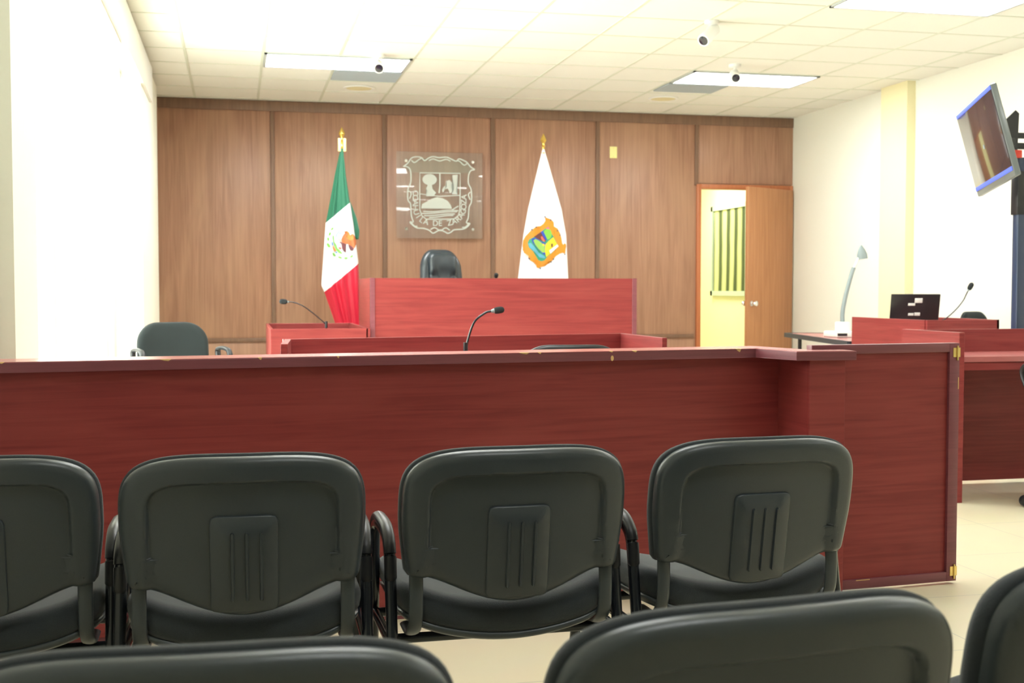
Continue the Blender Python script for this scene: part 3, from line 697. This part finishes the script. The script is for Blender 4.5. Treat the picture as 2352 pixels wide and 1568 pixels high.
# witness desk behind it
desk_box('witness_desk', 'red desk with tall rim carrying the open laptop', 'desk', [
    ('front_panel', (4.70, 7.56), (5.27, 7.56), .02, 0, .92, M['cherry']),
    ('side_panel', (4.71, 7.58), (4.71, 8.60), .02, 0, .92, M['cherry']),
    ('side_panel', (5.27, 7.56), (5.27, 8.60), .02, 0, .92, M['cherry']),
    ('desktop', (4.712, 7.582), (5.248, 7.582), 1.0, .82, .845, M['cherry_top_lit'])])
# side table with black edge
tb = thing('side_table', 'dark edged side table against the right wall carrying the document camera', 'table', (4.72, 8.70, 0))
tp_ = [(0, 0), (.34, 1.84), (.93, 1.70), (.93, -.02)]
b = BM(); slab(b, tp_, .69, .72); obj('tabletop', b, M['cherry_top_lit'], tb)
b = BM(); q = tp_ + [tp_[0]]
for i in range(4):
    a_, e_ = Vector((*q[i], 0)), Vector((*q[i + 1], 0)); d = e_ - a_; m4 = Matrix.Translation(a_) @ Matrix.Rotation(math.atan2(d.y, d.x), 4, 'Z'); box(b, 0, d.length, -.008, .012, .683, .724, mtx=m4)
obj('edge_band', b, M['table_edge'], tb)
for x, y in ((.10, .12), (.40, 1.66), (.84, .10), (.84, 1.58)):
    b = BM(); tube(b, [(x, y, 0), (x, y, .683)], .018, 12); obj('leg', b, M['black'], tb, auto=50)
bx('modesty_panel', .12, .82, .30, .318, .25, .683, M['cherry'], tb)

# ------------------------------------------------------------------ microphones
def mic(label, pts, origin, head_r=.017, head_l=.06, holder=True, thin=.0045):
    o = Vector(origin); t = thing('gooseneck_microphone', label, 'microphone', origin)
    P = [Vector(p) - o for p in pts]
    b = BM(); lathe(b, [(.045, 0), (.045, .012), (.030, .022), (.016, .026), (.014, .05), (.010, .055), (.001, .055)], (0, 0, 0), 20); obj('base', b, M['black'], t, auto=40)
    neck = smooth_path([Vector((0, 0, .05))] + P, 6)
    b = BM(); tube(b, neck, thin, 10); obj('gooseneck', b, M['frame'], t, auto=60)
    if holder:
        b = BM(); i = len(neck) // 7; tube(b, [neck[i], neck[i] + Vector((0, 0, .05))], .011, 12); obj('collar', b, M['black'], t, auto=50)
    d = (P[-1] - P[-2]).normalized(); mt = d.to_track_quat('Z', 'Y').to_matrix().to_4x4()
    hb = P[-1]
    b = BM(); lathe(b, [(thin, -.012), (thin * 1.6, -.006), (thin * 2, .004)], hb, 14, mtx=mt); obj('neck_ring', b, M['silver'], t, auto=50)
    b = BM(); r = head_r; lathe(b, [(r * .45, 0), (r * .9, head_l * .16), (r, head_l * .4), (r, head_l * .7), (r * .82, head_l * .9), (r * .4, head_l), (.001, head_l * 1.01)], hb, 20, mtx=mt); obj('foam_cap', b, M['foam'], t, auto=50)
mic('black gooseneck microphone bending left over the small clerk desk', [(.66, 9.3, .850), (.642, 9.3, .885), (.523, 9.3, .985), (.455, 9.3, 1.024), (.405, 9.3, 1.038), (.372, 9.3, 1.040)], (.675, 9.3, .742), head_r=.020, head_l=.06)
mic('black gooseneck microphone bending right on the table beyond the rail', [(1.035, 5.5, .85), (1.045, 5.5, .905), (1.075, 5.5, .985), (1.125, 5.5, 1.026), (1.150, 5.5, 1.034), (1.165, 5.5, 1.036)], (1.025, 5.5, .745), head_r=.016, head_l=.052, thin=.0055)
mic('tiny black microphone tip showing above the judge bench', [(1.995, 9.35, 1.10), (1.995, 9.35, 1.20), (1.998, 9.34, 1.225)], (1.995, 9.35, .985), head_r=.017, head_l=.04)
mic('slim black gooseneck microphone rising beside the laptop on the right', [(5.06, 7.9, .92), (5.143, 7.9, .985), (5.203, 7.9, 1.052), (5.232, 7.9, 1.105), (5.247, 7.9, 1.13)], (4.99, 7.9, .845), head_r=.018, head_l=.06, holder=False)

# laptop
lp = thing('laptop', 'open black laptop seen from behind its lid, with pale stickers', 'laptop', (4.92, 8.10, .845), math.radians(-22))
bx('keyboard_base', -.175, .175, .0, .23, 0, .022, M['black'], lp, .003)
lid = obj('lid', box(BM(), -.175, .175, -.006, .006, 0, .255, .004), M['black'], lp, auto=35); lid.location = (0, -.002, .018); lid.rotation_euler = (math.radians(22), 0, 0)
for nm, x0, x1, z0, z1 in (('sticker', -.005, .05, .188, .225), ('sticker', -.05, .0, .165, .185), ('sticker', .0, .04, .085, .11), ('sticker', -.045, -.005, .085, .105)):
    bx(nm, x0, x1, -.0072, -.006, z0, z1, M['lapwhite'], lid, .0004)
# document camera
dc = thing('document_camera', 'pale document camera with long upright arm on the side table', 'document camera', (5.12, 9.55, .722))
bx('base', -.12, .12, -.12, .12, 0, .05, M['white'], dc, .01)
bx('control_panel', -.11, -.02, -.125, -.119, .012, .035, M['black'], dc, .002)
b = BM(); box(b, -.05, .05, -.05, .05, .05, .13, .01); obj('turret', b, M['white'], dc, auto=35)
b = BM(); tube(b, smooth_path([(.0, 0, .12), (.0, 0, .22), (.03, 0, .37), (.075, 0, .53), (.10, 0, .60)], 6), .022, 14, .8); obj('arm', b, M['silver'], dc, auto=50)
b = BM(); tube(b, [(.105, 0, .60), (.16, 0, .71)], .012, 12); obj('neck', b, M['white'], dc, auto=50)
b = BM(); lathe(b, [(.045, -.06), (.045, -.02), (.03, .02), (.008, .06), (.001, .065)], (.175, 0, .735), 16, mtx=Matrix.Rotation(math.radians(-8), 4, 'Y')); obj('camera_head', b, M['silver'], dc, auto=50)

# ------------------------------------------------------------------ television and its stand
tv = thing('television', 'tilted flat television with grey frame at the upper right', 'television', (4.54, 6.70, 2.04))
ca = math.radians(-110.5); rot = Matrix.Rotation(ca, 4, 'Z') @ Matrix.Rotation(math.radians(14.5), 4, 'X') @ Matrix.Rotation(math.radians(-3.5), 4, 'Y')
tv.rotation_euler = rot.to_euler()
W2_, H2_ = .465, .28
bx('housing', -W2_, W2_, 0, .035, -H2_, H2_, M['tvrim'], tv, .008)
bx('rear_bulge', -.30, .30, .036, .085, -.19, .17, M['black'], tv, .015)
bx('screen', -W2_ + .014, W2_ - .014, -.004, 0, -H2_ + .062, H2_ - .030, M['screen'], tv, .001)
bx('reflection_strip', -W2_ + .012, W2_ - .012, -.005, 0, H2_ - .030, H2_ - .006, flat('blue_reflection', (.10, .16, .85)), tv, .001)  # blue reflection on the bezel, painted as strips along top and bottom
bx('reflection_strip', -W2_ + .012, W2_ - .012, -.005, 0, -H2_ + .036, -H2_ + .062, flat('blue_reflection', (.10, .16, .85)), tv, .001)
bxl = BM(); lathe(bxl, [(.014, 0), (.014, .002), (.001, .002)], (0, -.0045, -.02), 20, mtx=Matrix.Rotation(PI / 2, 4, 'X')); obj('badge', bxl, M['silver'], tv)
ts = thing('television_stand', 'black steel stand with two uprights and bracket holding the television', 'tv stand', (5.02, 6.95, 0))
bx('upright', -.07, .0, -.03, .03, .05, 1.99, M['navy'], ts, .004)
bx('upright', .62, .69, -.03, .03, .05, 1.99, M['navy'], ts, .004)
bx('foot', -.10, .03, -.30, .30, .0, .05, M['navy'], ts, .006); bx('foot', .60, .72, -.30, .30, .0, .05, M['navy'], ts, .006)
bx('crossbar', -.12, .70, -.02, .02, 2.045, 2.085, M['black'], ts, .003); bx('crossbar', -.12, .70, -.02, .02, 2.115, 2.150, M['black'], ts, .003)
b = BM(); slab(b, [(-.125, 1.93), (-.095, 1.93), (-.085, 2.27), (-.11, 2.29), (-.20, 2.21), (-.19, 2.12)], -.05, -.04)
for v in b.verts: v.co = Vector((v.co.x, v.co.z + .01, v.co.y))
obj('bracket_plate', b, M['black'], ts)
bx('bracket_arm', -.36, -.11, -.045, -.02, 2.06, 2.11, M['black'], ts, .004); bx('bracket_arm', -.20, -.09, -.035, -.015, 1.93, 1.98, M['black'], ts, .004)
bx('upright_sleeve', -.082, .006, -.036, .036, 1.62, 1.90, M['black'], ts, .004)
bx('red_cap', -.115, -.06, -.045, -.01, 1.985, 2.035, M['red'], ts, .003)

# ------------------------------------------------------------------ stacking visitor chair (seen from behind)
SZ0 = .50
def back_outline(n, grow=0, drop=0):
    hw = .2375 + grow; half = []
    for k in range(0, 41):
        a = math.radians(90 - 90 * k / 40); half.append((hw * math.cos(a) ** (2 / 4.0) if k < 40 else hw, .175 + (.140 + grow) * max(0, math.sin(a)) ** (2 / 4.0)))
    half[0] = (0, .175 + .140 + grow)
    half = half[:-1] + [(hw, .170), (hw - .002, .14), (hw - .007, .10), (hw - .012, .062)]
    for k in range(1, 5): a = math.radians(-90 * k / 4); half.append((hw - .030 + .018 * math.cos(a), .062 + .016 * math.sin(a)))
    for k in range(0, 11): t = k / 10; half.append(((hw - .052) * (1 - t), .046 - (.058 + drop) * math.sin(PI / 2 * t) ** 1.3))
    return resample(half + [(-x, z) for x, z in reversed(half[1:-1])], n)
TILT = .17
def bend(x, z, h):          # h: thickness direction, - = rear
    return Vector((x, -.215 + h + .62 * x * x - TILT * z, SZ0 + z))
def shell_map(x, z, h):
    if h < -.001:
        si = ((abs(x) / (.2375 - .053)) ** 5 + (max(0, z - .175) / (.14 - .051)) ** 5) ** .2
        h += .013 * (1 - sstep(.975, 1.02, si))
    return bend(x, z, h)
def seat_map(x, y, h):
    z = .435 + h + .055 * (x / .24) ** 2 - .028 * sstep(.10, .27, y) + .01 * sstep(-.05, -.22, y)
    return Vector((x, y + .04, z))
def rib(bm, x0, x1, z0, z1, h0, h1, m=4, n=14, rr=.006):
    """raised moulding following the curve of the shell"""
    pl = resample(rrect(x1 - x0, z1 - z0, min(rr * 2, (x1 - x0) * .45), 4, (x0 + x1) / 2, (z0 + z1) / 2), 56)
    rings_solid(bm, pl, [(0, h0), (0, h1 + .003), (min(.003, (x1 - x0) * .2), h1)][::1], [.5], lambda x, z, h: bend(x, z, h))
def make_chair(name, label, arms=True, group=None, front_fabric='fabric'):
    t = thing(name, label, 'chair', (0, 0, 0), 0, group)
    b = BM(); pl = back_outline(144)
    rings_solid(b, pl, [(.064, -.024), (.060, -.024), (.057, -.024), (.054, -.024), (.051, -.024), (.048, -.024), (.044, -.024), (.038, -.024), (.022, -.024), (.012, -.0225), (.005, -.018), (.001, -.011), (0, -.004), (0, .004), (.006, .006)], [.15, .3, .45, .6, .70, .76, .80, .83, .86, .89, .915, .94, .96, .98], shell_map)
    rib(b, -.066, .066, .0, .197, -.011, -.018, rr=.006)
    for x in (-.032, -.004, .024, ): rib(b, x + .006, x + .013, .022, .165, -.018, -.0235, rr=.003)
    obj('back_shell', b, M['plastic'], t, auto=55)
    b = BM(); pl = back_outline(110, .004, -.012)
    rings_solid(b, pl, [(.006, .004), (0, .008), (0, .022), (.005, .034), (.014, .041), (.03, .045)], [.2, .4, .6, .8, .93], lambda x, z, h: bend(x, z, h))
    obj('back_cushion', b, M[front_fabric], t, smooth=True)
    for s in (-1, 1):
        x = s * .205
        b = BM(); yy = -.215 + .62 * .042
        tube(b, smooth_path([(x, yy - TILT * .05 + .004, SZ0 + .058), (x, yy - TILT * .0 - .006, SZ0 + .0), (x, yy + .004, SZ0 - .05), (x, yy + .05, SZ0 - .085), (x * .99, yy + .14, SZ0 - .09)], 6), .015, 14, .42, axis=(0, 1, .25))
        obj('back_support', b, M['plastic'], t, auto=60)
    b = BM(); pl = resample(rrect(.475, .47, .10, 8, rb=.085), 120)
    rings_solid(b, pl, [(.035, -.032), (.012, -.030), (.003, -.020), (0, -.006), (0, .006), (.004, .020), (.014, .031), (.035, .037)], [.2, .4, .6, .8, .93], seat_map); obj('seat_cushion', b, M[front_fabric], t, smooth=True)
    b = BM(); rings_solid(b, pl, [(.05, -.052), (.02, -.048), (.006, -.040), (.006, -.031), (.03, -.028)], [.3, .6, .85], seat_map); obj('seat_pan', b, M['plastic'], t, smooth=True)
    for s in (-1, 1):
        x = s * .2485
        if arms: pts = [(x, -.235, 0), (x, -.205, .20), (x, -.150, .40), (x, -.122, .54), (x, -.105, .590), (x, -.06, .612), (x, .0, .615), (x, .07, .612), (x, .115, .590), (x, .135, .53), (x, .17, .30), (x, .265, 0)]
        else: pts = [(x, -.235, 0), (x, -.20, .30), (x, -.16, .40), (x, .0, .41), (x, .16, .40), (x, .22, .30), (x, .265, 0)]
        b = BM(); tube(b, smooth_path(pts, 7), .0155, 14, .52, axis=(0, 1, 0)) if False else tube(b, smooth_path(pts, 7), .0125, 14)
        lf = obj('side_frame', b, M['frame'], t, auto=60)
        for y in (-.235, .265):
            b = BM(); lathe(b, [(.016, 0), (.016, .018), (.0135, .03), (.001, .03)], (x, y, 0), 14); obj('foot_cap', b, M['black'], lf, auto=50)
        if arms:
            b = BM(); tube(b, smooth_path([(x, -.130, .525), (x, -.122, .575), (x, -.105, .606), (x, -.06, .628), (x, .01, .631), (x, .07, .627), (x, .112, .608), (x, .130, .575)], 6), [.010, ] + [.0135] * 41 + [.010], 14, .8, axis=(0, .3, 1)); obj('armrest', b, M['black'], t, auto=60)
    for y, z in ((-.10, .392), (.12, .392)):
        b = BM(); tube(b, [(-.2485, y, z), (.2485, y, z)], .011, 12); obj('crossbar', b, M['frame'], t, auto=60)
    for s in (-1, 1):
        b = BM(); x = s * .2485; tube(b, [(x, -.214, .392), (x, .22, .392)], .011, 12); obj('side_rail', b, M['frame'], t, auto=60)
    return t
R1 = 'black stacking chairs in the row facing the rail'; R3 = 'black stacking chairs in the row nearest to us'
ch = make_chair('stacking_chair', 'leftmost black stacking chair in the row before the rail, cut by the left edge', group=R1)
OFF = .21 + .012      # from chair origin back to the rear of the shell
def put(o, x, y, r): o.location = (x, y, 0); o.rotation_euler = (0, 0, math.radians(r))
put(ch, -.508, 2.50 + OFF, 0)
dup(ch, (.015, 2.43 + OFF, 0), math.radians(-1.5), 'black stacking chair second from the left in the row before the rail', R1)
dup(ch, (.556, 2.42 + OFF, 0), math.radians(1), 'black stacking chair third from the left before the rail, ribs showing on its back', R1)
dup(ch, (1.095, 2.445 + OFF, 0), math.radians(3), 'rightmost black stacking chair before the rail, its right side free', R1)
dup(ch, (-.022, 1.14 + OFF, 0), math.radians(-3), 'blurred black chair back at the bottom left, nearest row', R3)
dup(ch, (.517, 1.172 + OFF, 0), math.radians(6), 'blurred black chair back at the bottom right of centre, nearest row', R3)
dup(ch, (1.050, 1.30 + OFF, 0), math.radians(13), 'black chair back cut by the lower right corner, nearest row', R3)

# ------------------------------------------------------------------ swivel task chair
def make_task(label, top=.92, w=.46, fab='fabric_g'):
    t = thing('swivel_chair', label, 'chair'); zb = top - .40
    pl = resample(rrect(w, .40, .14, 10, 0, zb + .20, rb=.10), 96)
    mp = lambda x, z, h: Vector((x, -.22 - h + .5 * x * x - .10 * (z - zb), z))
    b = BM(); rings_solid(b, pl, [(.03, -.035), (.01, -.03), (0, -.018), (0, -.004), (.004, .002)], [.2, .4, .6, .8, .92], mp); obj('back_cushion', b, M[fab], t, smooth=True)
    b = BM(); rings_solid(b, pl, [(.004, .0025), (-.001, .004), (0, .014), (.012, .022), (.03, .026)], [.2, .4, .6, .8, .92], mp); obj('back_shell', b, M['black'], t, smooth=True)
    b = BM(); tube(b, smooth_path([(0, -.24, zb + .12), (0, -.26, zb), (0, -.22, .42), (0, -.10, .405), (0, 0, .405)], 5), .022, 12, .5, axis=(0, 1, .3)); obj('back_spine', b, M['black'], t, auto=60)
    pl = resample(rrect(.48, .46, .12), 96)
    b = BM(); rings_solid(b, pl, [(.02, 0), (.003, .01), (0, .03), (.006, .055), (.03, .068)], [.2, .4, .6, .8, .92], lambda x, y, h: Vector((x, y, .41 + h + .02 * (x / .24) ** 2))); obj('seat', b, M[fab], t, smooth=True)
    for s in (-1, 1):
        x = s * .275
        b = BM(); tube(b, smooth_path([(s * .18, .0, .41), (x, .0, .415), (x, .02, .54), (x, .11, .68), (x, .10, .735), (x, .03, .752), (x, -.08, .752), (x, -.14, .735), (x, -.12, .67), (x, -.03, .54), (x, .0, .43)], 5), .013, 10, 1.5, axis=(1, 0, 0)); obj('armrest', b, M['black'], t, auto=60)
    b = BM(); lathe(b, [(.05, .395), (.05, .41)], seg=20); lathe(b, [(.025, .10), (.025, .25), (.014, .25), (.014, .40)], seg=16); obj('gas_column', b, M['black'], t, auto=50)
    for k in range(5):
        a = 2 * PI * k / 5 + .3; d = Vector((math.cos(a), math.sin(a), 0))
        b = BM(); tube(b, [d * .02 + Vector((0, 0, .11)), d * .28 + Vector((0, 0, .075))], [.022, .014], 10); lg_ = obj('base_leg', b, M['black'], t, auto=60)
        b = BM(); q = d * .28; n_ = Vector((-d.y, d.x, 0)); m4 = n_.to_track_quat('Z', 'Y').to_matrix().to_4x4()
        for s in (-1, 1): lathe(b, [(.027, -.009), (.030, 0), (.027, .009)], q + Vector((0, 0, .030)) + n_ * s * .014, 18, mtx=m4)
        tube(b, [q + Vector((0, 0, .03)), q + Vector((0, 0, .075))], .007, 8); obj('caster', b, M['black'], lg_, auto=50)
    return t
tk = make_task('charcoal swivel chair with arms near the left windows, facing us')
put(tk, -.345, 7.95, 180 + 18); 
tk['label'] = 'charcoal swivel chair with arms near the left windows, facing us'
c2 = dup(tk, (1.305, 4.80, 0), math.radians(-6), 'swivel chair whose curved top just shows above the rail beyond the gooseneck microphone')
c3 = dup(tk, (5.63, 8.15, 0), math.radians(200), 'swivel chair whose dark top shows right of the laptop'); c3.scale = (.75, .75, 1.045)
c4 = dup(tk, (4.28, 5.42, 0), math.radians(0), 'swivel chair at the right edge, only a caster showing below the right table')

# judge chair
jc = thing('judge_chair', 'black leather executive chair behind the tall judge bench', 'chair', (1.815, 10.25, .15), math.radians(180 + 14))
def jm(x, z, h): return Vector((x, -.24 - h + .9 * x * x * (1 if abs(x) < .3 else 1) - .12 * (z - .5), z))
pl = resample([(p[0] * (1 - .22 * sstep(.9, 1.34, p[1])), p[1]) for p in rrect(.45, .78, .15, 12, 0, .945, rb=.08)], 120)
b = BM(); rings_solid(b, pl, [(.05, -.085), (.02, -.075), (.003, -.05), (0, -.02), (.004, .0), (.03, .015)], [.2, .4, .6, .8, .92], jm); obj('back', b, M['leather'], jc, smooth=True)
b = BM(); pl = resample(rrect(.26, .64, .07, 8, 0, .985), 96); rings_solid(b, pl, [(.03, -.135), (.008, -.125), (0, -.105), (0, -.06)], [.2, .4, .6, .8, .92], lambda x, z, h: jm(x, z, h + .022 * math.exp(-((z - 1.10) / .03) ** 2))); obj('back_pad', b, M['leather'], jc, smooth=True)
pl = resample(rrect(.52, .50, .13), 96)
b = BM(); rings_solid(b, pl, [(.02, 0), (.003, .01), (0, .05), (.01, .085), (.04, .10)], [.2, .4, .6, .8, .92], lambda x, y, h: Vector((x, y, .42 + h))); obj('seat', b, M['leather'], jc, smooth=True)
for s in (-1, 1):
    b = BM(); x = s * .30; tube(b, smooth_path([(s * .2, .0, .44), (x, .05, .45), (x, .17, .56), (x, .16, .66), (x, 0, .68), (x, -.2, .66)], 5), .022, 12); obj('armrest', b, M['black'], jc, auto=60)
b = BM(); lathe(b, [(.028, .10), (.028, .42)], seg=16); obj('gas_column', b, M['black'], jc, auto=50)
for k in range(5):
    a = 2 * PI * k / 5 + .3; d = Vector((math.cos(a), math.sin(a), 0))
    b = BM(); tube(b, [d * .02 + Vector((0, 0, .11)), d * .29 + Vector((0, 0, .075))], [.024, .016], 10); lg_ = obj('base_leg', b, M['black'], jc, auto=60)
    b = BM(); q = d * .29; n_ = Vector((-d.y, d.x, 0)); m4 = n_.to_track_quat('Z', 'Y').to_matrix().to_4x4()
    for s in (-1, 1): lathe(b, [(.027, -.009), (.030, 0), (.027, .009)], q + Vector((0, 0, .030)) + n_ * s * .014, 18, mtx=m4)
    tube(b, [q + Vector((0, 0, .03)), q + Vector((0, 0, .075))], .007, 8); obj('caster', b, M['black'], lg_, auto=50)
